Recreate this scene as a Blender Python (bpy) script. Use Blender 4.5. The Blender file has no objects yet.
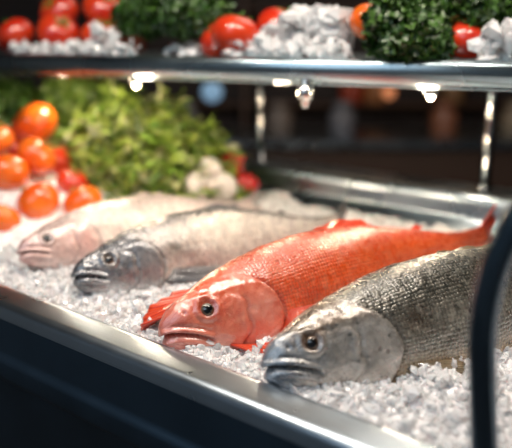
import bpy, math, random
import numpy as np
from mathutils import Vector, Matrix, noise as mn
random.seed(4); rng=np.random.default_rng(7)
S=0.4; ZOFF=3.2   # design unit = 0.4 m ; floor at z=-3.2 units
scene=bpy.context.scene
# ---------------------------------------------------------------- nodes
def newmat(name):
    m=bpy.data.materials.new(name); m.use_nodes=True
    nt=m.node_tree; b=nt.nodes['Principled BSDF']
    return m,nt,b
def N(nt,t,**k):
    n=nt.nodes.new(t)
    for a,v in k.items():
        if a in n.inputs: n.inputs[a].default_value=v
        else: setattr(n,a,v)
    return n
def L(nt,a,b): nt.links.new(a,b)
def mixc(nt,fac,a,b,mode='MIX'):
    m=nt.nodes.new('ShaderNodeMix'); m.data_type='RGBA'; m.blend_type=mode
    for s,v in ((m.inputs[0],fac),(m.inputs[6],a),(m.inputs[7],b)):
        if hasattr(v,'is_linked') or hasattr(v,'links'): nt.links.new(v,s)
        elif isinstance(v,(tuple,list)): s.default_value=(*v[:3],1)
        else: s.default_value=v
    return m.outputs[2]
def ramp(nt,src,p0,p1,c0=(0,0,0,1),c1=(1,1,1,1)):
    r=nt.nodes.new('ShaderNodeValToRGB'); e=r.color_ramp.elements
    e[0].position=p0;e[1].position=p1;e[0].color=c0;e[1].color=c1
    nt.links.new(src,r.inputs[0]); return r.outputs[0]
def simple(name,col,rough=.5,metal=0,nscale=20,namt=.15,bump=.1,coat=0,sss=0,trans=0,emis=None,es=0):
    m,nt,b=newmat(name)
    tc=N(nt,'ShaderNodeTexCoord'); no=N(nt,'ShaderNodeTexNoise',Scale=nscale/S,Detail=5.0)
    L(nt,tc.outputs['Object'],no.inputs['Vector'])
    dark=tuple(c*(1-namt*2) for c in col); lite=tuple(min(1,c*(1+namt)) for c in col)
    L(nt,mixc(nt,no.outputs['Fac'],dark,lite),b.inputs['Base Color'])
    b.inputs['Roughness'].default_value=rough; b.inputs['Metallic'].default_value=metal
    b.inputs['Coat Weight'].default_value=coat; b.inputs['Coat Roughness'].default_value=.12
    b.inputs['Transmission Weight'].default_value=trans
    if sss:
        b.inputs['Subsurface Weight'].default_value=sss; b.inputs['Subsurface Radius'].default_value=(.01,.007,.006)
    if bump:
        bp=N(nt,'ShaderNodeBump',Strength=bump,Distance=.004); L(nt,no.outputs['Fac'],bp.inputs['Height']); L(nt,bp.outputs[0],b.inputs['Normal'])
    if emis: b.inputs['Emission Color'].default_value=(*emis,1); b.inputs['Emission Strength'].default_value=es
    return m
def steel(name,col=(.5,.53,.56),rough=.25,ang=0.):
    m,nt,b=newmat(name)
    tc=N(nt,'ShaderNodeTexCoord'); mp=N(nt,'ShaderNodeMapping'); mp.vector_type='TEXTURE'
    mp.inputs['Rotation'].default_value=(0,0,ang); mp.inputs['Scale'].default_value=(8,.15,.15)
    no=N(nt,'ShaderNodeTexNoise',Scale=60.,Detail=4.)
    L(nt,tc.outputs['Object'],mp.inputs[0]); L(nt,mp.outputs[0],no.inputs['Vector'])
    n2=N(nt,'ShaderNodeTexNoise',Scale=9.,Detail=5.); L(nt,tc.outputs['Object'],n2.inputs['Vector'])
    b.inputs['Metallic'].default_value=1
    L(nt,mixc(nt,n2.outputs['Fac'],tuple(c*.75 for c in col),tuple(min(1,c*1.15) for c in col)),b.inputs['Base Color'])
    mr=N(nt,'ShaderNodeMapRange'); mr.inputs['To Min'].default_value=rough-.09; mr.inputs['To Max'].default_value=rough+.12
    L(nt,n2.outputs['Fac'],mr.inputs[0]); L(nt,mr.outputs[0],b.inputs['Roughness'])
    bp=N(nt,'ShaderNodeBump',Strength=.12,Distance=.001); L(nt,no.outputs['Fac'],bp.inputs['Height']); L(nt,bp.outputs[0],b.inputs['Normal'])
    return m
def attrmat(name,rough=.5,sss=0,coat=0,trans=0,nscale=40,bump=.2,tl=0):
    m,nt,b=newmat(name)
    at=N(nt,'ShaderNodeAttribute'); at.attribute_name='Col'
    tc=N(nt,'ShaderNodeTexCoord'); no=N(nt,'ShaderNodeTexNoise',Scale=nscale/S,Detail=4.)
    L(nt,tc.outputs['Object'],no.inputs['Vector'])
    dk=mixc(nt,.3,at.outputs['Color'],(0,0,0)); L(nt,mixc(nt,no.outputs['Fac'],dk,at.outputs['Color']),b.inputs['Base Color'])
    b.inputs['Roughness'].default_value=rough; b.inputs['Coat Weight'].default_value=coat
    if sss:
        b.inputs['Subsurface Weight'].default_value=sss; b.inputs['Subsurface Radius'].default_value=(.008,.006,.004)
    bp=N(nt,'ShaderNodeBump',Strength=bump,Distance=.003); L(nt,no.outputs['Fac'],bp.inputs['Height']); L(nt,bp.outputs[0],b.inputs['Normal'])
    return m
# ---------------------------------------------------------------- mesh helper
def mk(name,verts,faces,mats,midx=None,smooth=True,parent=None,col=None,uv=None,extra=None):
    me=bpy.data.meshes.new(name)
    me.from_pydata([tuple(map(float,v)) for v in verts],[],[tuple(map(int,f)) for f in faces])
    for m in (mats if isinstance(mats,(list,tuple)) else [mats]): me.materials.append(m)
    if midx is not None: me.polygons.foreach_set('material_index',list(map(int,midx)))
    me.polygons.foreach_set('use_smooth',[smooth]*len(me.polygons))
    if col is not None:
        a=me.color_attributes.new('Col','FLOAT_COLOR','POINT')
        c=np.ones((len(verts),4),dtype=np.float32); c[:,:3]=col; a.data.foreach_set('color',c.ravel())
    if extra is not None:
        a=me.attributes.new('scalemask','FLOAT','POINT'); a.data.foreach_set('value',np.asarray(extra,dtype=np.float32))
    if uv is not None:
        ul=me.uv_layers.new(name='UVMap'); vi=np.zeros(len(me.loops),dtype=np.int32); me.loops.foreach_get('vertex_index',vi)
        ul.data.foreach_set('uv',np.asarray(uv,dtype=np.float32)[vi].ravel())
    me.update()
    o=bpy.data.objects.new(name,me); scene.collection.objects.link(o)
    if parent: o.parent=parent
    return o
def empty(name,loc=(0,0,0)):
    o=bpy.data.objects.new(name,None); o.location=loc; o.empty_display_size=.05; scene.collection.objects.link(o); return o
def gridfaces(n,m,closed=False,off=0):
    f=[]
    for i in range(n-1):
        for j in range(m if closed else m-1):
            k=(j+1)%m
            f.append((off+i*m+j,off+(i+1)*m+j,off+(i+1)*m+k,off+i*m+k))
    return f
class Acc:
    def __init__(s): s.v=[];s.f=[];s.m=[];s.c=[];s.n=0
    def add(s,v,f,mi=0,c=(1,1,1)):
        v=np.asarray(v,float); s.v.append(v); s.f+= [tuple(i+s.n for i in ff) for ff in f]; s.m+=[mi]*len(f)
        s.c.append(np.broadcast_to(np.asarray(c,float),(len(v),3))); s.n+=len(v)
    def make(s,name,mats,smooth=True,parent=None,col=False):
        return mk(name,np.vstack(s.v),s.f,mats,s.m,smooth,parent,np.vstack(s.c) if col else None)
def tube(acc,pts,r,seg=16,mi=0,c=(1,1,1),cap=True):
    pts=[Vector(p) for p in pts]; vs=[];n=len(pts); up=Vector((.13,.21,.97))
    for i,p in enumerate(pts):
        t=(pts[min(i+1,n-1)]-pts[max(i-1,0)]).normalized()
        a=t.cross(up); 
        if a.length<.1: a=t.cross(Vector((1,0,0)))
        a.normalize(); b=t.cross(a)
        rr=r[i] if hasattr(r,'__len__') else r
        for j in range(seg):
            th=2*math.pi*j/seg; vs.append(p+a*rr*math.cos(th)+b*rr*math.sin(th))
    f=gridfaces(n,seg,True)
    if cap: f+=[tuple(range(seg)),tuple((n-1)*seg+j for j in reversed(range(seg)))]
    acc.add([tuple(v) for v in vs],f,mi,c)
def catmull(P,k=10):
    P=[np.array(p,float) for p in P]; P=[2*P[0]-P[1]]+P+[2*P[-1]-P[-2]]; o=[]
    for i in range(1,len(P)-2):
        for j in range(k):
            t=j/k; a,b,c,d=P[i-1:i+3]
            o.append(.5*((2*b)+(c-a)*t+(2*a-5*b+4*c-d)*t*t+(3*b-a-3*c+d)*t**3))
    o.append(P[-2]); return o
def boxv(acc,lo,hi,mi=0,fr=None,bev=.012):
    import bmesh
    bm=bmesh.new(); bmesh.ops.create_cube(bm,size=1)
    for v in bm.verts: v.co=Vector([(lo[i]+hi[i])/2+v.co[i]*(hi[i]-lo[i]) for i in range(3)])
    if bev: bmesh.ops.bevel(bm,geom=list(bm.edges),offset=bev,segments=2,affect='EDGES')
    vs=[v.co.copy() for v in bm.verts]; bm.verts.index_update(); fs=[tuple(v.index for v in f.verts) for f in bm.faces]; bm.free()
    if fr: vs=[fr(*v) for v in vs]
    acc.add([tuple(v) for v in vs],fs,mi)
# ---------------------------------------------------------------- frames
U=np.array([.783,-.622]); NN=np.array([.622,.783]); O=np.array([-1.009,2.646])
def C(a,n,z): p=O+U*a+NN*n; return (p[0],p[1],z)
US=np.array([.8957,-.4447]); NS=np.array([.4447,.8957]); OS=np.array([-1.37,3.9])
def SH(a,n,z): p=OS+US*a+NS*n; return (p[0],p[1],z)
def extrude(acc,prof,a0,a1,fr,closed=False,mi=0,n=2):
    vs=[];m=len(prof)
    for i in range(n):
        a=a0+(a1-a0)*i/(n-1)
        vs+=[fr(a,p[0],p[1]) for p in prof]
    f=gridfaces(n,m,closed)
    if closed: f+=[tuple(range(m)),tuple((n-1)*m+j for j in reversed(range(m)))]
    acc.add(vs,f,mi)
def rnd(prof,r=.01,k=4):
    P=[np.array(p,float) for p in prof]; o=[tuple(P[0])]
    for i in range(1,len(P)-1):
        a=P[i-1]-P[i]; b=P[i+1]-P[i]; la=np.linalg.norm(a); lb=np.linalg.norm(b); rr=min(r,la*.45,lb*.45)
        p0=P[i]+a/la*rr; p1=P[i]+b/lb*rr
        for j in range(k+1):
            t=j/k; o.append(tuple((1-t)**2*p0+2*t*(1-t)*P[i]+t*t*p1))
    o.append(tuple(P[-1])); return o
# ---------------------------------------------------------------- materials
m_steel=steel('brushed_steel',(.46,.54,.62),rough=.27,ang=math.atan2(-.622,.783))
m_steel_sh=steel('shelf_steel',(.40,.50,.55),.26,ang=math.atan2(-.4447,.8957))
m_dark=steel('dark_steel_panel',(.10,.16,.23),.38)
m_chrome=steel('chrome',(.7,.7,.7),.15)
m_tube=simple('dark_tube',(.10,.14,.18),.2,.9,30,.1,0)
# ---------------------------------------------------------------- counter
ctr=empty('display_counter')
a=Acc()
extrude(a,rnd([(.04,-1.1),(.012,-.968),(.0,-.950),(-.02,-.943),(-.110,-.948),(-.130,-.962),(-.138,-1.0)],.014),-2.2,3.2,C)
a.make('front_rail',m_steel,parent=ctr)
a=Acc()
extrude(a,rnd([(-.137,-.995),(-.15,-1.13),(-.165,-1.15),(-.17,-1.22),(-.12,-1.26),(-.11,-3.1)],.015),-2.2,3.2,C)
extrude(a,[(-.06,-3.1),(-.06,-3.2)],-2.2,3.2,C)
a.make('front_panel',m_dark,parent=ctr)
a=Acc()
extrude(a,rnd([(.04,-1.1),(1.9,-1.1),(2.0,-1.0),(2.07,-.965),(2.11,-.955),(2.125,-.87),(2.14,-.835),(2.19,-.815),(2.25,-.83),(2.275,-.86),(2.62,-.865),(2.64,-.9)],.018),-2.2,3.2,C)
a.make('tray_and_back_ledge',m_steel,parent=ctr)
a=Acc()
extrude(a,[(2.64,-.9),(2.6,-3.2)],-2.2,3.2,C)
for aa in (-2.2,3.2):
    v=[C(aa,-.11,-3.2),C(aa,2.6,-3.2),C(aa,2.64,-.9),C(aa,2.0,-1.0),C(aa,0.04,-1.0),C(aa,-.14,-1.0)]
    a.add(v,[tuple(range(6))])
a.make('cabinet_sides',m_dark,parent=ctr)
# ---------------------------------------------------------------- ice
def iceh(x,y):
    p=np.array([x,y])-O; n=p@NN; al=p@U
    h=-.99+.035*mn.fractal(Vector((x*3,y*3,0)),1,2,3)+.022*mn.fractal(Vector((x*18,y*18,3)),.7,2,3)+.010*mn.noise(Vector((x*60,y*60,1)))
    h+=.22*math.exp(-(((x+1.35)/.35)**2+((y-4.0)/.45)**2))
    h+=.12*math.exp(-(((x+.7)/.5)**2+((y-4.4)/.3)**2))
    if n<.12: h=h*(n/.12)+(-.985)*(1-n/.12)
    return h
def ice_mat(name,base,trans,sss):
    m,nt,b=newmat(name)
    tc=N(nt,'ShaderNodeTexCoord'); no=N(nt,'ShaderNodeTexNoise',Scale=160.,Detail=5.); vo=N(nt,'ShaderNodeTexVoronoi',Scale=230.)
    L(nt,tc.outputs['Object'],no.inputs['Vector']);L(nt,tc.outputs['Object'],vo.inputs['Vector'])
    L(nt,mixc(nt,no.outputs['Fac'],tuple(c*.9 for c in base),base),b.inputs['Base Color'])
    b.inputs['Roughness'].default_value=.08; b.inputs['IOR'].default_value=1.31
    b.inputs['Coat Weight'].default_value=.9; b.inputs['Coat Roughness'].default_value=.05
    b.inputs['Transmission Weight'].default_value=trans
    b.inputs['Subsurface Weight'].default_value=sss; b.inputs['Subsurface Radius'].default_value=(.012,.010,.010)
    bp=N(nt,'ShaderNodeBump',Strength=.5,Distance=.002); L(nt,vo.outputs['Distance'],bp.inputs['Height']); L(nt,bp.outputs[0],b.inputs['Normal'])
    return m
m_ice=ice_mat('ice_bed',(.97,.94,.945),.0,.6)
m_icec=ice_mat('ice_chips',(1,.98,.985),.24,.5)
gr=(1+5**.5)/2
ICO=np.array([(-1,gr,0),(1,gr,0),(-1,-gr,0),(1,-gr,0),(0,-1,gr),(0,1,gr),(0,-1,-gr),(0,1,-gr),(gr,0,-1),(gr,0,1),(-gr,0,-1),(-gr,0,1)])/1.9
ICOF=[(0,11,5),(0,5,1),(0,1,7),(0,7,10),(0,10,11),(1,5,9),(5,11,4),(11,10,2),(10,7,6),(7,1,8),(3,9,4),(3,4,2),(3,2,6),(3,6,8),(3,8,9),(4,9,5),(2,4,11),(6,2,10),(8,6,7),(9,8,1)]
def rot():
    q=rng.normal(size=4); q/=np.linalg.norm(q); w,x,y,z=q
    return np.array([[1-2*(y*y+z*z),2*(x*y-z*w),2*(x*z+y*w)],[2*(x*y+z*w),1-2*(x*x+z*z),2*(y*z-x*w)],[2*(x*z-y*w),2*(y*z+x*w),1-2*(x*x+y*y)]])
def chunk(acc,p,s,mi=0):
    v=ICO*rng.uniform(.6,1.3,(12,1))*rng.uniform(.3,1.3,3)*s
    acc.add(v@rot().T+np.array(p),ICOF,mi)
a=Acc(); na,nb=320,160; vs=[]
for i in range(na):
    for j in range(nb):
        x,y,_=C(-1.6+4.6*i/(na-1),.012+2.02*j/(nb-1),0); vs.append((x,y,iceh(x,y)))
a.add(vs,gridfaces(na,nb),0)
for k in range(20000):
    al=rng.uniform(-.5,2.7); n=rng.uniform(.02,1.95)
    if rng.random()<.65: n=rng.uniform(.02,.8)
    x,y,_=C(al,n,0); s=rng.choice([.005,.008,.013,.021],p=[.30,.36,.26,.08])
    chunk(a,(x,y,iceh(x,y)+s*rng.uniform(-.2,.8)),s,1)
a.make('crushed_ice',[m_ice,m_icec],smooth=False)
# ---------------------------------------------------------------- fish
def interp(xs,ys,t):
    xs=np.array(xs,float); ys=np.array(ys,float); d=np.gradient(ys,xs)
    i=np.clip(np.searchsorted(xs,t)-1,0,len(xs)-2); h=xs[i+1]-xs[i]; u=(t-xs[i])/h
    return (2*u**3-3*u**2+1)*ys[i]+(u**3-2*u**2+u)*h*d[i]+(-2*u**3+3*u**2)*ys[i+1]+(u**3-u**2)*h*d[i+1]
def sst(a,b,x): t=np.clip((x-a)/(b-a),0,1); return t*t*(3-2*t)
def lerp(a,b,f): return a*(1-f[...,None])+np.array(b)*f[...,None]
def fishmat(name,metal,spot,spotc,sc=24,scale_b=.5,rough=.27,edge=.35,fleck=0,fleckc=(1,.6,.5),blot=.35,blotc=(.02,.02,.02)):
    m,nt,b=newmat(name)
    at=N(nt,'ShaderNodeAttribute'); at.attribute_name='Col'
    sm=N(nt,'ShaderNodeAttribute'); sm.attribute_name='scalemask'
    uv=N(nt,'ShaderNodeUVMap'); uv.uv_map='UVMap'
    mp=N(nt,'ShaderNodeMapping'); mp.inputs['Scale'].default_value=(1,1.25,1); L(nt,uv.outputs[0],mp.inputs[0])
    vo=N(nt,'ShaderNodeTexVoronoi',Scale=float(sc),Randomness=.35); L(nt,mp.outputs[0],vo.inputs['Vector'])
    n1=N(nt,'ShaderNodeTexNoise',Scale=6.,Detail=8.,Roughness=.7); L(nt,uv.outputs[0],n1.inputs['Vector'])
    n2=N(nt,'ShaderNodeTexNoise',Scale=40.,Detail=6.,Roughness=.65); L(nt,uv.outputs[0],n2.inputs['Vector'])
    n3=N(nt,'ShaderNodeTexNoise',Scale=13.,Detail=8.,Roughness=.7,Distortion=.6); L(nt,uv.outputs[0],n3.inputs['Vector'])
    c=mixc(nt,ramp(nt,n1.outputs['Fac'],.38,.6),mixc(nt,blot,at.outputs['Color'],blotc),at.outputs['Color'])
    ed=ramp(nt,vo.outputs['Distance'],.35,.62)
    mm=N(nt,'ShaderNodeMath',operation='MULTIPLY'); L(nt,ed,mm.inputs[0]); L(nt,sm.outputs['Fac'],mm.inputs[1])
    m2=N(nt,'ShaderNodeMath',operation='MULTIPLY'); L(nt,mm.outputs[0],m2.inputs[0]); m2.inputs[1].default_value=edge
    c=mixc(nt,m2.outputs[0],c,mixc(nt,.8,c,(0,0,0)))
    if spot>0:
        v2=N(nt,'ShaderNodeTexVoronoi',Scale=sc*.45); L(nt,uv.outputs[0],v2.inputs['Vector'])
        s=ramp(nt,v2.outputs['Distance'],.16,.34,(1,1,1,1),(0,0,0,1))
        s2=N(nt,'ShaderNodeMath',operation='MULTIPLY'); L(nt,s,s2.inputs[0]); s2.inputs[1].default_value=spot
        s3=N(nt,'ShaderNodeMath',operation='MULTIPLY'); L(nt,s2.outputs[0],s3.inputs[0]); L(nt,ramp(nt,n1.outputs['Fac'],.42,.55),s3.inputs[1])
        c=mixc(nt,s3.outputs[0],c,spotc)
    if fleck>0:
        for src,lo,hi,am in ((n2,.52,.68,fleck),(n3,.52,.66,fleck*.8)):
            f=ramp(nt,src.outputs['Fac'],lo,hi); f2=N(nt,'ShaderNodeMath',operation='MULTIPLY'); L(nt,f,f2.inputs[0]); f2.inputs[1].default_value=am
            c=mixc(nt,f2.outputs[0],c,fleckc)
    L(nt,c,b.inputs['Base Color'])
    b.inputs['Metallic'].default_value=metal
    mr=N(nt,'ShaderNodeMapRange'); mr.inputs['From Min'].default_value=.35; mr.inputs['From Max'].default_value=.65; mr.inputs['To Min'].default_value=rough-.08; mr.inputs['To Max'].default_value=rough+.14
    L(nt,n3.outputs['Fac'],mr.inputs[0]); L(nt,mr.outputs[0],b.inputs['Roughness'])
    b.inputs['Specular IOR Level'].default_value=.9
    b.inputs['Coat Weight'].default_value=1.; b.inputs['Coat Roughness'].default_value=.16; b.inputs['Coat IOR'].default_value=1.8
    b.inputs['Subsurface Weight'].default_value=.06; b.inputs['Subsurface Radius'].default_value=(.01,.004,.003)
    inv=N(nt,'ShaderNodeMath',operation='SUBTRACT'); inv.inputs[0].default_value=1; L(nt,vo.outputs['Distance'],inv.inputs[1])
    hm=N(nt,'ShaderNodeMath',operation='MULTIPLY'); L(nt,inv.outputs[0],hm.inputs[0]); L(nt,sm.outputs['Fac'],hm.inputs[1])
    b1=N(nt,'ShaderNodeBump',Strength=scale_b,Distance=.0018); L(nt,hm.outputs[0],b1.inputs['Height'])
    b2=N(nt,'ShaderNodeBump',Strength=.5,Distance=.0008); L(nt,n2.outputs['Fac'],b2.inputs['Height']); L(nt,b1.outputs[0],b2.inputs['Normal'])
    b3=N(nt,'ShaderNodeBump',Strength=.5,Distance=.0022); L(nt,n3.outputs['Fac'],b3.inputs['Height']); L(nt,b2.outputs[0],b3.inputs['Normal'])
    L(nt,b3.outputs[0],b.inputs['Normal'])
    c1=N(nt,'ShaderNodeBump',Strength=scale_b*.7,Distance=.0012); L(nt,hm.outputs[0],c1.inputs['Height'])
    c2=N(nt,'ShaderNodeBump',Strength=.4,Distance=.0014); L(nt,n3.outputs['Fac'],c2.inputs['Height']); L(nt,c1.outputs[0],c2.inputs['Normal']); L(nt,c2.outputs[0],b.inputs['Coat Normal'])
    return m
m_pupil=simple('eye_pupil',(.005,.005,.006),.05,0,10,0,0,coat=1)
def finmat(name,col,col2):
    m,nt,b=newmat(name)
    uv=N(nt,'ShaderNodeUVMap'); uv.uv_map='UVMap'
    wv=N(nt,'ShaderNodeTexWave',Scale=1.0); wv.inputs['Distortion'].default_value=.3
    mp=N(nt,'ShaderNodeMapping'); mp.inputs['Scale'].default_value=(5,.15,1); L(nt,uv.outputs[0],mp.inputs[0]); L(nt,mp.outputs[0],wv.inputs['Vector'])
    L(nt,mixc(nt,wv.outputs['Fac'],col2,col),b.inputs['Base Color'])
    b.inputs['Roughness'].default_value=.3; b.inputs['Coat Weight'].default_value=.7
    b.inputs['Subsurface Weight'].default_value=.2; b.inputs['Subsurface Radius'].default_value=(.006,.003,.002)
    bp=N(nt,'ShaderNodeBump',Strength=.6,Distance=.002); L(nt,wv.outputs['Fac'],bp.inputs['Height']); L(nt,bp.outputs[0],b.inputs['Normal'])
    return m
def fin(name,base,tip,mat,parent,rip=.004,rag=.05,curve=(0,0,0),rays=12,rows=10):
    base=np.array(catmull(base,8)); tip=np.array(catmull(tip,8)); nc=rays*4+1
    f=np.linspace(0,1,nc)
    B=np.stack([np.interp(f,np.linspace(0,1,len(base)),base[:,k]) for k in range(3)],1)
    T=np.stack([np.interp(f,np.linspace(0,1,len(tip)),tip[:,k]) for k in range(3)],1)
    nrm=np.cross(B[-1]-B[0]+1e-6,(T-B).mean(0)); nrm/=np.linalg.norm(nrm)+1e-9
    V=[];UVs=[]
    for r in range(rows+1):
        q=r/rows
        for c in range(nc):
            rg=1-rag*abs(math.sin(math.pi*c/4))*(1 if q==1 else 0)
            p=B[c]+(T[c]-B[c])*q*rg+np.array(curve)*math.sin(q*math.pi/2)*q+nrm*(rip*.6*q*math.cos(math.pi*c/2)+rip*2.5*q*q*math.sin(c*.35+1))
            V.append(p); UVs.append((f[c]*rays/5,q))
    o=mk(name,V,gridfaces(rows+1,nc),mat,parent=parent,uv=UVs)
    s=o.modifiers.new('thick','SOLIDIFY'); s.thickness=.0025; s.offset=0
    return o
def fish(name,tip,tail,H,roll,mat,pal,finm,irism,top=None,bot=None,wd=None,te=.085,qe=.07,re=.06,tg=.24,bend=.05,wf=1.,mouth=(-.03,-.17,.10),sag=0,tailk=1.,fold=1.):
    tip=np.array(tip,float); tail=np.array(tail,float); d=tail-tip; Ln=np.linalg.norm(d)
    e=empty(name,tuple(tip))
    yaw=math.atan2(d[1],d[0]); pit=math.asin(d[2]/Ln)
    e.rotation_euler=(Matrix.Rotation(yaw,3,'Z')@Matrix.Rotation(-pit,3,'Y')@Matrix.Rotation(-roll,3,'X')).to_euler()
    ts=[0,.04,.08,.12,.17,.23,.32,.42,.54,.66,.77,.86,.92,.96,1.0]
    top=top or [.10,.16,.225,.285,.345,.40,.45,.47,.44,.355,.25,.165,.13,.13,.14]
    bot=bot or [.14,.205,.27,.33,.385,.43,.48,.50,.45,.34,.225,.145,.12,.125,.14]
    wd=wd or [.07,.12,.165,.205,.24,.268,.285,.29,.265,.21,.145,.09,.062,.045,.028]
    NR,M=270,136
    s=np.linspace(0,1,NR); t=s**1.55
    cap=np.sqrt(np.clip(1-(1-np.clip(t/.035,0,1))**2,0,1))*.97+.03*np.clip(t/.001,0,1)
    tp=interp(ts,top,t)*cap; bt=interp(ts,bot,t)*cap; w=interp(ts,wd,t)*cap*wf
    th=np.linspace(0,2*math.pi,M,endpoint=False); ct=np.cos(th); sn=np.sin(th)
    T=np.repeat(t[:,None],M,1); CT=np.repeat(ct[None],NR,0); SN=np.repeat(sn[None],NR,0)
    q=np.where(CT>0,tp[:,None]*CT,bt[:,None]*CT)
    y=w[:,None]*np.sign(SN)*np.abs(SN)**.85
    x=T*Ln/H
    rad=np.sqrt(y**2+q**2)+1e-6; ny=y/rad; nq=q/rad
    u_=np.clip(T/mouth[2],0,1.3)
    qm=mouth[0]+.012*np.sin(u_*math.pi*.8)+(mouth[1]-mouth[0])*u_**1.4
    inm=1-sst(mouth[2]-.012,mouth[2]+.004,T)
    dq=q-qm
    groove=np.exp(-(dq/.014)**2)*inm
    lips=(np.exp(-((dq-.030)/.018)**2)+1.2*np.exp(-((dq+.034)/.022)**2))*inm
    side=np.abs(SN)**.7
    disp=-.042*groove+.015*lips
    disp-=.010*np.exp(-((dq-.066)/.012)**2)*inm*sst(.01,.03,T)+.010*np.exp(-((dq+.075)/.012)**2)*inm*sst(.01,.03,T)
    x=x-.010*lips*np.exp(-(T/.02)**2)+.04*groove*np.exp(-(T/.02)**2)
    x=x-np.exp(-(T/.03)**2)*.035*sst(0,-.1,dq)
    tgq=tg-.55*(q+.08)**2*(.24/tg)
    inq=sst(-.43,-.33,q)*(1-sst(.14,.26,q))
    bulge=np.where(T<tgq,np.exp(-((tgq-T)/.055)**2),np.exp(-((tgq-T)/.0035)**2))
    disp+=.032*bulge*inq*side
    crease=np.exp(-((T-tgq-.007)/.005)**2)*inq
    disp-=.018*crease*side
    tp2=tg*.70-.4*(q+.06)**2+.004*np.sin(q*30); pre=np.exp(-((T-tp2)/.004)**2)*sst(-.32,-.25,q)*(1-sst(.06,.12,q))
    disp-=.014*pre*side+ -.010*np.exp(-((T-tp2+.012)/.008)**2)*sst(-.32,-.25,q)*(1-sst(.06,.12,q))*side
    br=np.exp(-((q+.27+.35*(T-.1)+.01*np.sin(T*60))/.010)**2)*sst(.07,.1,T)*(1-sst(tg-.05,tg-.02,T)); disp-=.014*br
    xe=te*Ln/H; de=np.sqrt((x-xe)**2+(q-qe)**2)
    disp+=side*(.016*np.exp(-((de-re*1.4)/.022)**2)-.012*np.exp(-(de/re)**2))
    disp-=.005*side*np.exp(-((de-re*2.1)/.012)**2)*(q<qe+.03)
    xn=te*.5*Ln/H; dn=np.sqrt((x-xn)**2+(q-qe*1.1)**2); nos=np.exp(-(dn/.012)**2); disp-=.012*nos*side
    disp+=.008*np.exp(-((q-qe-re*1.7)/.02)**2)*sst(.03,.06,T)*(1-sst(.12,.2,T))*side
    ll=np.exp(-((q-.06+.05*T)/.008)**2)*sst(tg+.02,tg+.05,T); disp-=.005*ll
    disp+=.012*np.sin(T*19+q*5)*np.exp(-((T-.5)/.25)**2)*side
    hn=np.zeros((NR,M)); sd0=len(name)
    for i in range(NR):
        k1=1 if t[i]<tg+.12 else .35
        for j in range(M):
            v=Vector((x[i,j]*6,y[i,j]*6,q[i,j]*7+sd0)); hn[i,j]=k1*(mn.noise(v)*.011+(.5-abs(mn.noise(v*2.3)))*.009)
    disp+=hn
    y2=y+disp*ny; q2=q+disp*nq
    X=x*H; Y=y2*H+bend*np.sin(T*math.pi)*T; Z=q2*H+sag*T*T
    V=np.stack([X,Y,Z],-1).reshape(-1,3)
    col=np.ones((NR,M,3))*np.array(pal['side'])
    col=lerp(col,pal['back'],sst(pal.get('bk0',.25),pal.get('bk1',.75),CT))
    col=lerp(col,pal['belly'],1-sst(-.8,-.3,CT))
    hd=1-sst(tg-.02,tg+.02,T+.55*(q+.08)**2)
    hc=np.ones((NR,M,3))*np.array(pal['head']); hc=lerp(hc,pal['headtop'],sst(.1,.6,CT)); hc=lerp(hc,pal['throat'],1-sst(-.8,-.35,CT))
    hc=lerp(hc,pal['snout'],1-sst(.02,.075,T))
    col=col*(1-hd[...,None])+hc*hd[...,None]
    if 'cheek' in pal: col=lerp(col,pal['cheek'],.8*np.exp(-(((T-tg*.82)/.04)**2+((q+.05)/.13)**2)))
    if 'shoulder' in pal: col=lerp(col,pal['shoulder'],.9*np.exp(-(((T-tg-.05)/.028)**2+((q-.05)/.09)**2)))
    col=lerp(col,pal['lip'],np.clip(lips*.5,0,1)*.6); col=lerp(col,pal['dark'],np.clip(groove*.95,0,1)); col=lerp(col,pal['dark'],np.clip(crease*.8+nos*.8+pre*.4+br*.3,0,1))
    col=lerp(col,pal['ring'],.75*np.exp(-((de-re*1.05)/.022)**2))
    mask=np.clip(1-hd,0,1)*(1-.5*sst(.93,1,T))
    uvs=np.stack([x*.98,np.repeat((np.abs(np.arange(M)-M/2)/M*2.3)[None],NR,0)],-1).reshape(-1,2)
    f=gridfaces(NR,M,True); n0=NR*M
    V=np.vstack([V,V[:M].mean(0)[None],V[-M:].mean(0)[None]])
    f+=[(n0,j,(j+1)%M) for j in range(M)]+[(n0+1,(NR-1)*M+(j+1)%M,(NR-1)*M+j) for j in range(M)]
    colf=np.vstack([col.reshape(-1,3),pal['lip'],pal['side']]); uvs=np.vstack([uvs,uvs[0],uvs[-1]]); mk_=np.concatenate([mask.ravel(),[0,1]])
    mk('body',V,f,mat,parent=e,col=colf,uv=uvs,extra=mk_)
    G=V[:n0].reshape(NR,M,3)
    for sd,nm in ((-1,'eye_near'),(1,'eye_far')):
        cost=(x-xe)**2+(q-qe)**2+np.where(SN*sd>0,0,100); i,j=np.unravel_index(np.argmin(cost),cost.shape)
        pe=G[i,j]; R=re*H*.98
        du=G[min(i+6,NR-1),j]-G[i-6,j]; dv=G[i,(j+4)%M]-G[i,(j-4)%M]; nv=np.cross(du,dv); nv/=np.linalg.norm(nv)
        if nv[1]*sd<0: nv=-nv
        a1=du/np.linalg.norm(du); a2=np.cross(nv,a1)
        vv=[];k=18;sg=28
        for r in range(k):
            ph=math.pi*.5*r/(k-1); 
            for c in range(sg):
                an=2*math.pi*c/sg; vv.append(pe+nv*(R*.7*math.cos(ph)-R*.05)+(a1*math.cos(an)+a2*math.sin(an))*R*math.sin(ph))
        ff=gridfaces(k,sg,True); mi=[0 if (i2//sg)<8 else 1 if (i2//sg)<12 else 0 if (i2//sg)<14 else 2 for i2 in range(len(ff))]
        mk(nm,vv,ff,[m_pupil,irism,mat],mi,parent=e,col=np.ones((len(vv),3))*np.array(pal['ring']),uv=np.zeros((len(vv),2)),extra=np.zeros(len(vv)))
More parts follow.
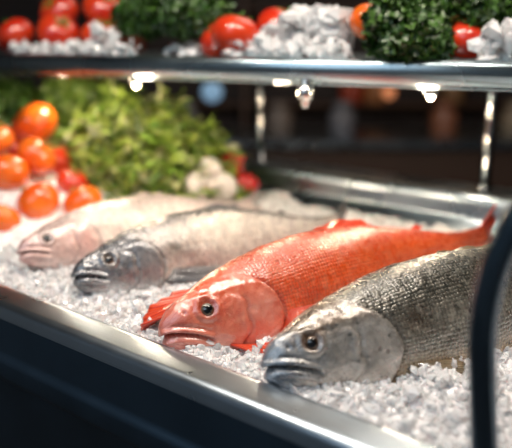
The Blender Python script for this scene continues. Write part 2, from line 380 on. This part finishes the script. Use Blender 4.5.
    def P(t_,q_,sd=-1):
        cost=(T-t_)**2+((q-q_)*.3)**2+np.where(SN*sd>=0,0,100); i,j=np.unravel_index(np.argmin(cost),cost.shape); return G[i,j]
    zt=.14*H; yb=G[-1,:,1].mean(); zz=sag; k=tailk
    fin('tail_fin',[(Ln-.02,yb,zz+zt),(Ln,yb,zz),(Ln-.02,yb,zz-zt)],[(Ln+.36*H*k,yb+.02,zz+.36*H*k),(Ln+.32*H*k,yb+.03,zz+.22*H*k),(Ln+.20*H*k,yb+.02,zz),(Ln+.32*H*k,yb,zz-.22*H*k),(Ln+.38*H*k,yb,zz-.36*H*k)],finm,e,rays=16)
    b=[P(tt,1,-1)+np.array([0,0,-.012]) for tt in (.42,.48,.55,.60)]
    fin('dorsal_fin',b,[b[0]+np.array([.10*H,.01,.03*H]),b[1]+np.array([.2*H,.03,.075*H*fold]),b[2]+np.array([.24*H,.03,.065*H*fold]),b[3]+np.array([.2*H,.0,.01*H])],finm,e,rip=.002)
    b=[P(tt,1,-1)+np.array([0,0,-.01]) for tt in (.80,.83)]
    fin('adipose_fin',b,[b[0]+np.array([.12*H,0,.05*H]),b[1]+np.array([.1*H,0,.04*H])],finm,e,rays=4,rip=.002)
    b=[P(tt,-1,-1)+np.array([0,0,.01]) for tt in (.70,.75,.80)]
    fin('anal_fin',b,[b[0]+np.array([.12*H,-.01,-.17*H]),b[1]+np.array([.16*H,-.01,-.12*H]),b[2]+np.array([.12*H,0,-.05*H])],finm,e)
    b=[P(tt,-.36,-1) for tt in (.50,.53)]
    fin('pelvic_fin',b,[b[0]+np.array([.20*H,-.16*H,-.10*H]),b[1]+np.array([.28*H,-.10*H,-.03*H])],finm,e,rays=7)
    return e,P,Ln
def iris(name,c): return simple(name,c,.2,.4,60,.3,0,coat=1)
V3=lambda *a: np.array(a,float)
# --- red fish
pal=dict(side=(.84,.115,.018),back=(.80,.085,.014),belly=(.88,.38,.24),head=(.78,.19,.11),headtop=(.78,.11,.03),throat=(.86,.38,.28),snout=(.74,.20,.14),lip=(.85,.34,.26),dark=(.22,.012,.01),ring=(.28,.05,.03),cheek=(.90,.42,.32))
m_red=fishmat('red_skin',.0,.0,(1,.5,.4),34,.8,.27,.42,.34,(.98,.40,.22),blot=.4,blotc=(.60,.04,.012))
f_red=finmat('red_fin',(.80,.085,.02),(.60,.035,.012))
H=.45
e,P,Ln=fish('red_snapper',(-.31,2.12,-.925),(1.06,3.13,-.905),H,math.radians(24),m_red,pal,f_red,iris('red_iris',(.20,.13,.08)),bend=.07,re=.053,te=.088,tailk=.9,mouth=(-.05,-.18,.092))
b0,b1=P(.225,-.22),P(.26,-.10)
fin('pectoral_fin',[b0,(b0+b1)/2,b1],[b0+V3(.08,-.19,-.0),b0+V3(.22,-.25,-.01),b0+V3(.42,-.23,.01),b1+V3(.48,-.12,-.03)],f_red,e,rays=14)
b0,b1=P(.12,-.22),P(.21,-.30)
fin('gill_flap_near',[b0,(b0+b1)/2,b1],[b0+V3(.03,-.10,-.04),b0+V3(.11,-.17,-.03),b1+V3(.12,-.17,.03)],f_red,e,rays=8)
b0,b1=P(.05,.10,1),P(.16,.2,1)
fin('pectoral_fin_far',[b0,(b0+b1)/2,b1],[b0+V3(-.07,.10,-.03),b0+V3(-.05,.15,-.01),b1+V3(-.08,.13,.03)],f_red,e,rays=7,rip=.006,rag=.02)
# --- silver salmon (dark head)
pal=dict(side=(.66,.60,.57),back=(.20,.20,.21),belly=(.90,.80,.75),head=(.17,.19,.22),headtop=(.05,.065,.09),throat=(.55,.55,.57),snout=(.03,.045,.07),lip=(.10,.12,.16),dark=(.012,.015,.02),ring=(.10,.07,.05),shoulder=(.08,.07,.06),cheek=(.38,.37,.38),bk0=.45,bk1=.95)
m_sil=fishmat('salmon_skin',.45,.4,(.14,.12,.11),36,.7,.25,.38,.35,(.95,.87,.82),blot=.5,blotc=(.16,.14,.13))
f_gr=finmat('grey_fin',(.16,.16,.17),(.07,.07,.08))
e,P,Ln=fish('salmon',(-.71,2.60,-.905),(.42,3.46,-.92),.39,math.radians(26),m_sil,pal,f_gr,iris('gold_iris',(.16,.09,.05)),te=.095,re=.050,bend=.05,tailk=.8,mouth=(-.03,-.14,.088))
b0,b1=P(.24,-.26),P(.27,-.16)
fin('pectoral_fin',[b0,(b0+b1)/2,b1],[b0+V3(.1,-.10,-.04),b0+V3(.22,-.11,-.04),b1+V3(.22,-.04,-.03)],f_gr,e,rays=9)
# --- pale bream
pal=dict(side=(.86,.72,.68),back=(.56,.48,.45),belly=(.92,.80,.75),head=(.82,.52,.47),headtop=(.60,.45,.42),throat=(.88,.64,.59),snout=(.66,.37,.34),lip=(.76,.47,.43),dark=(.18,.09,.08),ring=(.22,.14,.12),cheek=(.88,.46,.41),bk0=.4,bk1=.95)
m_pale=fishmat('bream_skin',.2,.0,(0,0,0),36,.5,.26,.2,.3,(.96,.88,.84),blot=.35,blotc=(.42,.29,.26))
f_pale=finmat('pale_fin',(.6,.5,.48),(.45,.36,.35))
e,P,Ln=fish('sea_bream',(-.995,2.84,-.885),(-.02,3.84,-.92),.35,math.radians(28),m_pale,pal,f_pale,iris('silver_iris',(.22,.18,.17)),te=.083,re=.052,bend=.04,tailk=.6,mouth=(-.03,-.14,.085))
b0,b1=P(.24,-.26),P(.27,-.16)
fin('pectoral_fin',[b0,(b0+b1)/2,b1],[b0+V3(.1,-.08,-.04),b0+V3(.2,-.10,-.03),b1+V3(.22,-.03,-.02)],f_pale,e,rays=9)
# --- trout front right
pal=dict(side=(.33,.31,.26),back=(.075,.08,.068),belly=(.84,.56,.28),head=(.54,.51,.48),headtop=(.14,.095,.065),throat=(.70,.62,.55),snout=(.28,.33,.40),lip=(.30,.36,.45),dark=(.025,.02,.018),ring=(.20,.085,.035),shoulder=(.12,.08,.05),cheek=(.74,.66,.59),bk0=.0,bk1=.6)
m_tr=fishmat('trout_skin',.35,.8,(.02,.02,.018),34,.85,.25,.6,.3,(.85,.76,.62),blot=.5,blotc=(.07,.05,.035))
f_tr=finmat('trout_fin',(.34,.26,.16),(.18,.13,.08))
e,P,Ln=fish('trout',(.02,1.84,-.905),(1.44,2.66,-.885),.435,math.radians(24),m_tr,pal,f_tr,iris('brown_iris',(.14,.07,.03)),te=.080,re=.048,bend=-.02,mouth=(-.03,-.15,.09),fold=.4)
b0,b1=P(.24,-.32),P(.27,-.24)
fin('pectoral_fin',[b0,(b0+b1)/2,b1],[b0+V3(.08,-.05,-.05),b0+V3(.16,-.06,-.05),b1+V3(.18,-.02,-.03)],f_tr,e,rays=9)
# ---------------------------------------------------------------- tomatoes
def tommat(name,c1,c2):
    m,nt,b=newmat(name); tc=N(nt,'ShaderNodeTexCoord'); no=N(nt,'ShaderNodeTexNoise',Scale=6/S,Detail=3.); L(nt,tc.outputs['Object'],no.inputs['Vector'])
    L(nt,mixc(nt,ramp(nt,no.outputs['Fac'],.35,.65),c1,c2),b.inputs['Base Color']); b.inputs['Roughness'].default_value=.2; b.inputs['Coat Weight'].default_value=.6
    b.inputs['Subsurface Weight'].default_value=.1; b.inputs['Subsurface Radius'].default_value=(.01,.003,.001); return m
m_tomo=tommat('tomato_skin_orange',(.72,.085,.008),(.82,.17,.012)); m_tomr=tommat('tomato_skin_red',(.50,.02,.008),(.62,.05,.012))
m_cal=simple('calyx_green',(.08,.20,.02),.5,0,40,.3,.2)
def tomato(p,r,mat,tilt=(0,0),name='tomato'):
    a=Acc(); n,m=22,36; vs=[]
    for i in range(n):
        ph=math.pi*i/(n-1)
        for j in range(m):
            th=2*math.pi*j/m; lob=1+.025*math.cos(5*th+.5)*math.sin(ph)
            rr=math.sin(ph)*lob; z=.82*math.cos(ph)-.16*math.exp(-(rr/.28)**2)*(1 if ph<1.57 else -.5)
            vs.append((r*rr*math.cos(th),r*rr*math.sin(th),r*z))
    a.add(vs,gridfaces(n,m,True),0)
    for k in range(5):
        th=k*2*math.pi/5+random.uniform(-.2,.2); cs,sn=math.cos(th),math.sin(th); v=[]
        for q in range(6):
            d=.5*q/5; w=.08*math.sin(math.pi*min(1,(q+.8)/5.8))*(1-.1*q/5); z=.66+.02*math.sin(d*6)+.10*math.exp(-((d-.33)/.2)**2)+.05*(q/5)**2*random.uniform(-1,2)
            for s_ in (-1,0,1): v.append((r*(d*cs-s_*w*sn),r*(d*sn+s_*w*cs),r*(z-.03*abs(s_))))
        a.add(v,gridfaces(6,3),1)
    tube(a,[(0,0,r*.66),(r*.03,0,r*.82),(r*.09,r*.03,r*.95)],[r*.06,r*.05,r*.06],8,1)
    o=a.make(name,[mat,m_cal]); o.location=p; o.rotation_euler=(tilt[0],tilt[1],random.uniform(0,6)); return o
for p,r,mt,tl in [((-.94,3.75,-.885),.108,m_tomo,(-.5,.2)),((-1.165,3.70,-.875),.125,m_tomo,(-.6,.5)),((-1.36,3.82,-.74),.125,m_tomo,(-.4,.4)),((-1.23,3.95,-.665),.115,m_tomo,(-.7,-.3)),
    ((-1.30,3.50,-.92),.10,m_tomo,(-.6,.2)),((-1.46,3.95,-.56),.11,m_tomo,(.3,.3)),((-1.31,4.22,-.52),.14,m_tomo,(.5,.5)),((-1.05,3.99,-.82),.09,m_tomr,(-.3,.3)),((-1.5,4.25,-.68),.13,m_tomr,(.3,.3)),((-1.22,4.2,-.73),.12,m_tomr,(0,.3)),((-1.55,3.7,-.86),.12,m_tomo,(0,.3))]:
    tomato(p,r,mt,tl)
# ---------------------------------------------------------------- greens
m_leaf=attrmat('leaf',.4,.2,.2)
def heap(name,cx,cy,rx,ry,z0,hh,n,c1,c2,ln=(.14,.36),wd=.015,ang=0):
    a=Acc(); ca,sa=math.cos(ang),math.sin(ang)
    for k in range(n):
        r=math.sqrt(rng.random()); th=rng.uniform(0,6.283); ux,uy=r*math.cos(th)*rx,r*math.sin(th)*ry
        hx=hh*(1-r*r)**.6*(1+.45*mn.noise(Vector((ux*6,uy*6,2)))); z=z0+hx*rng.uniform(.5,1.10) 
        p=np.array([cx+ux*ca-uy*sa,cy+ux*sa+uy*ca,z])
        l=rng.uniform(*ln); d=rng.normal(size=3); d[2]*=.55; d/=np.linalg.norm(d); sd=np.cross(d,rng.normal(size=3)); sd/=np.linalg.norm(sd); up=np.cross(sd,d)
        cv=rng.uniform(.1,1.2); w=wd*rng.uniform(.35,1.7); v=[]; fr=rng.uniform(5,12); am=rng.uniform(.02,.11); ph=rng.uniform(0,6)
        for i in range(11):
            q=i/10-.5; pp=p+d*l*math.sin(q*2.2)/1.8+up*l*cv*q*q+sd*l*am*math.sin(q*fr+ph)-np.array([0,0,1])*l*.4*q*q; ww=w*(1-abs(2*q)**3*.8)*(1+.4*math.sin(i*2.2+ph)); s2=sd*math.cos(q*3+ph)+up*math.sin(q*3+ph)
            v+=[pp-s2*ww,pp+np.cross(s2,d)*ww*.5,pp+s2*ww]
        f=rng.random(); c=np.array(c1)*(1-f)+np.array(c2)*f
        if rng.random()<.22: c=np.array((.72,.76,.38))
        a.add(v,gridfaces(11,3),0,c*rng.uniform(.5,1.2))
    return a.make(name,m_leaf,col=True)
def parsley(acc,cx,cy,cz,rx,ry,rz,n,c1,c2,sz=.035):
    for k in range(n):
        d=rng.normal(size=3); d/=np.linalg.norm(d); r=rng.uniform(.45,1)**.5; p=np.array([cx,cy,cz])+d*r*np.array([rx,ry,rz])
        if rng.random()<.5: 
            b=np.array([cx,cy,cz-rz*.6]); tube(acc,[b,(b+p)/2+rng.normal(size=3)*.015,p],[.004,.003,.002],4,0,np.array(c1)*1.3,cap=False)
        for q in range(5):
            nrm=d+rng.normal(size=3)*.7; nrm/=np.linalg.norm(nrm); e1=np.cross(nrm,rng.normal(size=3)); e1/=np.linalg.norm(e1); e2=np.cross(nrm,e1)
            s=sz*rng.uniform(.6,1.2); o=p+rng.normal(size=3)*sz*.5; ph=rng.uniform(0,6)
            v=[o]+[o+(e1*math.cos(t)+e2*math.sin(t))*s*(1 if i%2 else .55)+nrm*s*.35*math.sin(3*t+ph) for i,t in enumerate(np.linspace(0,6.283,11)[:-1])]
            f=rng.random(); acc.add(v,[(0,1+i,1+(i+1)%10) for i in range(10)],0,(np.array(c1)*(1-f)+np.array(c2)*f)*rng.uniform(.6,1.2))
heap('frisee_lettuce',-.72,4.38,.64,.38,-.94,.49,1900,(.11,.25,.02),(.50,.64,.11),ang=-.5)
a=Acc(); parsley(a,-1.75,4.75,-.52,.35,.3,.22,260,(.04,.11,.02),(.13,.26,.04),.05); parsley(a,-1.15,4.75,-.48,.32,.2,.2,210,(.07,.15,.02),(.22,.34,.06),.05)
a.make('leafy_herbs',m_leaf,col=True)
m_gar=simple('garlic_skin',(.92,.84,.80),.4,0,30,.06,.2,sss=.2); m_rad=simple('radish_skin',(.6,.03,.03),.25,0,20,.15,.05,coat=.4)
def bulb(name,p,r,tl,mat,lobes,neck):
    a=Acc(); vs=[]; n,m=26,48
    for i in range(n):
        q=i/(n-1)
        if q<.7: ph=math.pi*(1-q/.7*.86); rr=math.sin(ph); z=math.cos(ph)*.85
        else: k=(q-.7)/.3; rr=.426*(1-k)**2+neck*(1-(1-k)**2); z=.77+.75*k
        rr=max(rr,.02)
        for j in range(m):
            th=2*math.pi*j/m; l=1-.10*lobes*(abs(math.cos(3.5*th))<.25)*math.sin(math.pi*min(1,q/.8)); vs.append((r*rr*l*math.cos(th),r*rr*l*math.sin(th),r*z))
    a.add(vs,gridfaces(n,m,True)+[tuple((n-1)*m+j for j in range(m))],0)
    for k in range(7): 
        t=k*.9; tube(a,[(0,0,-r*.82),(r*.08*math.cos(t),r*.08*math.sin(t),-r*.95)],[r*.02,r*.01],5,0)
    o=a.make(name,[mat]); o.location=p; o.rotation_euler=(tl[0],tl[1],0)
bulb('garlic_bulb',(-.33,3.98,-.84),.085,(1.0,.9),m_gar,1,.12); bulb('garlic_bulb',(-.19,3.98,-.85),.085,(1.2,-.5),m_gar,1,.12); bulb('garlic_bulb',(-.27,4.04,-.76),.075,(.8,1.4),m_gar,1,.12)
bulb('radish',(-.15,4.2,-.77),.085,(.4,.9),m_rad,0,.05); bulb('radish',(-.30,4.22,-.72),.090,(2.4,.3),m_rad,0,.05); bulb('radish',(-.05,4.13,-.86),.07,(2.8,.3),m_rad,0,.05)
# ---------------------------------------------------------------- shelf
shf=empty('upper_shelf')
a=Acc()
extrude(a,rnd([(1.55,-.125),(.12,-.125),(.08,-.108),(.03,-.10),(.0,-.112),(-.012,-.15),(-.002,-.185),(.02,-.205),(.05,-.207),(.075,-.19),(.09,-.17),(1.55,-.17),(1.56,-.15)],.014),-1.6,4.4,SH,closed=True)
a.make('shelf_board',m_steel_sh,parent=shf)
a=Acc(); extrude(a,rnd([(.055,-.20),(.05,-.214),(.06,-.220),(.085,-.217),(.09,-.19)],.006),-1.6,4.4,SH,closed=True); a.make('under_rail',m_steel_sh,parent=shf)
a=Acc()
for (x,y,r) in ((1.33,4.05,.032),(.03,4.89,.026),(-2.1,5.9,.03)):
    tube(a,[(x,y,-.87),(x,y,-.85),(x,y,-.849),(x,y,-.5),(x,y,-.165)],[r*1.6,r*1.6,r,r,r],20)
a.make('shelf_posts',m_chrome,parent=shf)
a=Acc(); x,y=.215,3.14
tube(a,[(x,y,-.19),(x,y,-.222),(x,y,-.223),(x,y,-.275),(x,y,-.277),(x,y,-.30),(x,y,-.315)],[.024,.024,.036,.036,.022,.022,.014],20); a.make('spray_nozzle',m_chrome)
m_bulb=simple('bulb_glow',(1,.9,.75),.3,0,10,0,0,emis=(1,.78,.5),es=25)
def lamp(x,y,z,r=.018):
    e=empty('under_shelf_lamp',(x,y,z)); a=Acc(); tube(a,[(0,0,.05),(0,0,.03),(0,0,.01),(0,0,.0)],[.025,.032,.036,.034],20); a.make('housing',m_chrome,parent=e)
    vs=[(r*math.sin(math.pi*i/9)*math.cos(j*math.pi/8),r*math.sin(math.pi*i/9)*math.sin(j*math.pi/8),-.008+r*math.cos(math.pi*i/9)) for i in range(10) for j in range(16)]
    mk('bulb',vs,gridfaces(10,16,True),m_bulb,parent=e); return e
lamp(-.60,3.62,-.240); lamp(.725,2.99,-.245)
us=[0,60,150,230,300,400,500]; as_=[-.15,.28,.85,1.30,1.66,2.10,2.5]
def SU(u,n,z): return SH(float(np.interp(u,us,as_)) if 0<=u<=500 else (-.15+u*.0072 if u<0 else 2.5+(u-500)*.004),n,z)
m_icb=ice_mat('ice_lumps',(1,.99,1),.25,.5)
for u,n,z,r,mt in [(5,.25,-.01,.11,m_tomr),(40,.32,.0,.12,m_tomr),(76,.38,-.02,.11,m_tomr),(20,.5,.12,.12,m_tomr),(60,.55,.13,.12,m_tomr),(205,.32,-.03,.1,m_tomr),(233,.22,-.01,.12,m_tomr),(262,.4,.02,.12,m_tomr),(370,.25,.04,.10,m_tomo),(445,.38,-.01,.11,m_tomr),(468,.32,-.02,.1,m_tomr)]:
    tomato(SU(u,n,z),r,mt,(random.uniform(-.8,-.1),random.uniform(-.8,.8)))
a=Acc()
def pile(u0,u1,n0,n1,zt,cnt,s0,s1):
    for k in range(cnt):
        z=rng.uniform(-.11,zt); chunk(a,SU(rng.uniform(u0,u1),rng.uniform(n0,n1),z),rng.uniform(s0,s1))
pile(15,60,.13,.2,-.06,50,.015,.035); pile(60,135,.12,.24,-.05,90,.015,.04); pile(90,115,.15,.25,.03,16,.03,.05)
pile(235,350,.14,.3,-.03,160,.015,.05); pile(265,340,.2,.35,.09,100,.03,.07); pile(488,540,.12,.3,.02,70,.025,.05); pile(150,230,.25,.5,-.07,70,.02,.04)
a.make('ice_lumps',m_icb,smooth=False)
a=Acc(); G1,G2=(.02,.07,.01),(.08,.18,.025)
for u,n,z,rx,rz,cn in [(130,.3,.09,.14,.09,110),(165,.28,.10,.15,.10,130),(195,.35,.08,.1,.08,70)]:
    x,y,_=SU(u,n,0); parsley(a,x,y,z,rx,.1,rz,cn,G1,G2)
a.make('parsley_bunch',m_leaf,col=True)
a=Acc()
for u,n,z,rx,rz,cn in [(402,.17,.03,.13,.12,140),(430,.10,-.04,.12,.10,140),(418,.25,.1,.17,.1,140),(485,.35,.08,.1,.08,60)]:
    x,y,_=SU(u,n,0); parsley(a,x,y,z,rx,.1,rz,cn,G1,G2)
a.make('parsley_bunch',m_leaf,col=True)
# ---------------------------------------------------------------- guard tube
a=Acc()
pts=catmull([(.512,1.395,-.965),(.508,1.395,-.90),(.487,1.395,-.70),(.480,1.395,-.59),(.487,1.395,-.50),(.507,1.395,-.42),(.545,1.395,-.34),(.63,1.41,-.24),(.79,1.46,-.14),(1.05,1.6,-.07),(1.5,1.9,-.03)],8)
tube(a,pts,.030,24)
tube(a,[(.512,1.395,-.97),(.512,1.395,-.945),(.512,1.395,-.944)],[.05,.05,.03],20)
a.make('sneeze_guard_frame',m_tube)
# ---------------------------------------------------------------- room
m_wall=simple('wall_paint',(.07,.05,.045),.7,0,1.2,.3,.05); m_wallf=simple('wall_paint_front',(.30,.34,.38),.7,0,1.2,.2,.05); m_floor=simple('floor_tile',(.08,.07,.065),.35,0,3,.25,.05); m_ceil=simple('ceiling_paint',(.12,.12,.12),.8,0,3,.1,0)
def quad(name,v,m): return mk(name,v,[(0,1,2,3)],m,smooth=False)
x0,x1,y0,y1,z0,z1=-7,8,-4,11,-3.2,4
quad('floor',[(x0,y0,z0),(x1,y0,z0),(x1,y1,z0),(x0,y1,z0)],m_floor)
quad('ceiling',[(x0,y0,z1),(x0,y1,z1),(x1,y1,z1),(x1,y0,z1)],m_ceil)
quad('wall_back',[(x0,y1,z0),(x1,y1,z0),(x1,y1,z1),(x0,y1,z1)],m_wall)
quad('wall_front',[(x0,y0,z0),(x0,y0,z1),(x1,y0,z1),(x1,y0,z0)],m_wallf)
quad('wall_left',[(x0,y0,z0),(x0,y1,z0),(x0,y1,z1),(x0,y0,z1)],m_wallf)
quad('wall_right',[(x1,y0,z0),(x1,y0,z1),(x1,y1,z1),(x1,y1,z0)],m_wall)
a=Acc(); boxv(a,(-3.5,8.6,-3.2),(5.5,9.8,-1.35),0); boxv(a,(-3.6,8.5,-1.35),(5.6,9.9,-1.25),1)
a.make('back_workbench',[simple('bench_wood',(.10,.06,.045),.5),m_steel],smooth=False)
a=Acc()
for z in (-1.0,-.35,.35): boxv(a,(-3,10.4,z-.03),(5.5,10.9,z),0)
for x in (-3,-.2,2.6,5.45): boxv(a,(x,10.4,-3.2),(x+.06,10.9,1.0),0)
a.make('storage_rack',[simple('rack_wood',(.16,.09,.06),.5)],smooth=False)
def jar(x,y,z,r,h,col):
    a=Acc(); tube(a,[(0,0,0),(0,0,.01),(0,0,h*.65),(0,0,h*.8),(0,0,h*.82),(0,0,h)],[r*.9,r,r,r*.6,r*.7,r*.7],20)
    o=a.make('storage_jar',simple('jar_glaze',col,.3)); o.location=(x,y,z)
for i,(x,z,c) in enumerate([(-1.8,-.35,(.4,.10,.05)),(-.9,-1.25,(.3,.3,.3)),(.3,-1.25,(.25,.2,.17)),(1.1,-1.25,(.22,.22,.25)),(1.4,-1.0,(.6,.10,.05)),(1.75,-1.0,(.55,.22,.08)),(2.9,-1.0,(.4,.22,.1)),(3.3,-.35,(.4,.2,.08)),(.7,-.35,(.4,.4,.42)),(2.2,-.35,(.4,.14,.07)),(2.4,-1.25,(.35,.14,.08)),(3.3,-1.25,(.35,.28,.2))]):
    jar(x,10.6 if z!=-1.25 else 9.1,z,.17,.42,c)
def glow(name,p,r,col,es):
    e=empty(name,p); vs=[(r*math.sin(math.pi*i/9)*math.cos(j*math.pi/8),r*math.sin(math.pi*i/9)*math.sin(j*math.pi/8),r*math.cos(math.pi*i/9)) for i in range(10) for j in range(16)]
    mk('globe',vs,gridfaces(10,16,True),simple('lamp_globe',col,.3,emis=col,es=es),parent=e)
    a=Acc(); tube(a,[(0,0,r*.8),(0,0,r*1.2),(0,0,r*1.21),(0,0,4-p[2])],[r*.5,r*.35,.012,.012],10); a.make('cord',m_tube,parent=e)
glow('pendant_lamp',(-.5,8.2,-.64),.12,(.25,.42,.6),.6)
glow('pendant_lamp',(1.75,9.5,-.75),.09,(1,.35,.15),.5)
glow('pendant_lamp',(3.0,9.3,-.5),.10,(1,.6,.3),.4)
# ---------------------------------------------------------------- scale to metres
for me in bpy.data.meshes: me.transform(Matrix.Scale(S,4))
for o in scene.objects:
    o.location=o.location*S
    if o.parent is None: o.location.z+=ZOFF*S
def W(x,y,z): return Vector((x*S,y*S,(z+ZOFF)*S))
def area(name,p,t,size,en,col,sy=None):
    l=bpy.data.lights.new(name,'AREA'); l.size=size; l.energy=en; l.color=col
    if sy: l.shape='RECTANGLE'; l.size_y=sy
    o=bpy.data.objects.new(name,l); scene.collection.objects.link(o); o.location=W(*p); o.rotation_euler=(W(*t)-W(*p)).to_track_quat('-Z','Y').to_euler(); return o
def point(name,p,en,col,r=.02):
    l=bpy.data.lights.new(name,'POINT'); l.energy=en; l.color=col; l.shadow_soft_size=r
    o=bpy.data.objects.new(name,l); scene.collection.objects.link(o); o.location=W(*p)
area('overhead_key',(-.5,1.9,2.6),(-.1,2.6,-1),.35,5,(1,.90,.79))  # unseen key light added above the counter
for i,(lx,ly) in enumerate([(-1.3,2.6),(-.4,2.5),(.5,2.3),(1.3,1.9)]):
    area('highlight_spot',(lx,ly,1.9),(lx+.15,ly+.2,-1),.10,3.9,(1,.88,.75))  # unseen spots added for wet highlights on fish and rail
area('shelf_backlight',(1.6,5.0,3.4),(.5,3.6,-.2),1.0,8,(1,.88,.76))  # unseen backlight added for the shelf produce and back ledge
area('front_fill',(-2.5,-2.0,3.6),(-1.5,-1,-3),2.0,28,(.68,.85,1))  # unseen cool fill added to lighten the room and the steel reflections
area('background_fill',(1.5,8.5,3.6),(1.5,9.5,-3),1.6,4,(1,.68,.42))  # unseen warm fill added to brighten the background
for p in ((-.60,3.62,-.285),(.12,3.36,-.26),(.725,2.99,-.29)): point('lamp_and_fill_light',p,1.7,(1,.77,.53),.016)
point('lamp_and_fill_light',(-1.1,4.15,-.27),1.5,(1,.80,.58),.02)  # added fill for the left tomatoes and greens, no lamp fitted here
point('lamp_and_fill_light',(1.0,3.75,-.27),1.2,(1,.80,.58),.02)  # bare point light above the back ledge, no lamp fitted here
wd=bpy.data.worlds.new('World'); scene.world=wd; wd.use_nodes=True; wd.node_tree.nodes['Background'].inputs[0].default_value=(.5,.6,.8,1); wd.node_tree.nodes['Background'].inputs[1].default_value=.05
cam=bpy.data.cameras.new('Camera'); co=bpy.data.objects.new('Camera',cam); scene.collection.objects.link(co); scene.camera=co
co.location=W(0,0,0); co.rotation_euler=(math.radians(75),0,0); cam.lens=50; cam.sensor_width=36; cam.clip_start=.01
cam.dof.use_dof=True; cam.dof.focus_distance=2.3*S; cam.dof.aperture_fstop=2.1
try: scene.view_settings.view_transform='Standard'
except Exception as ex: print(ex)
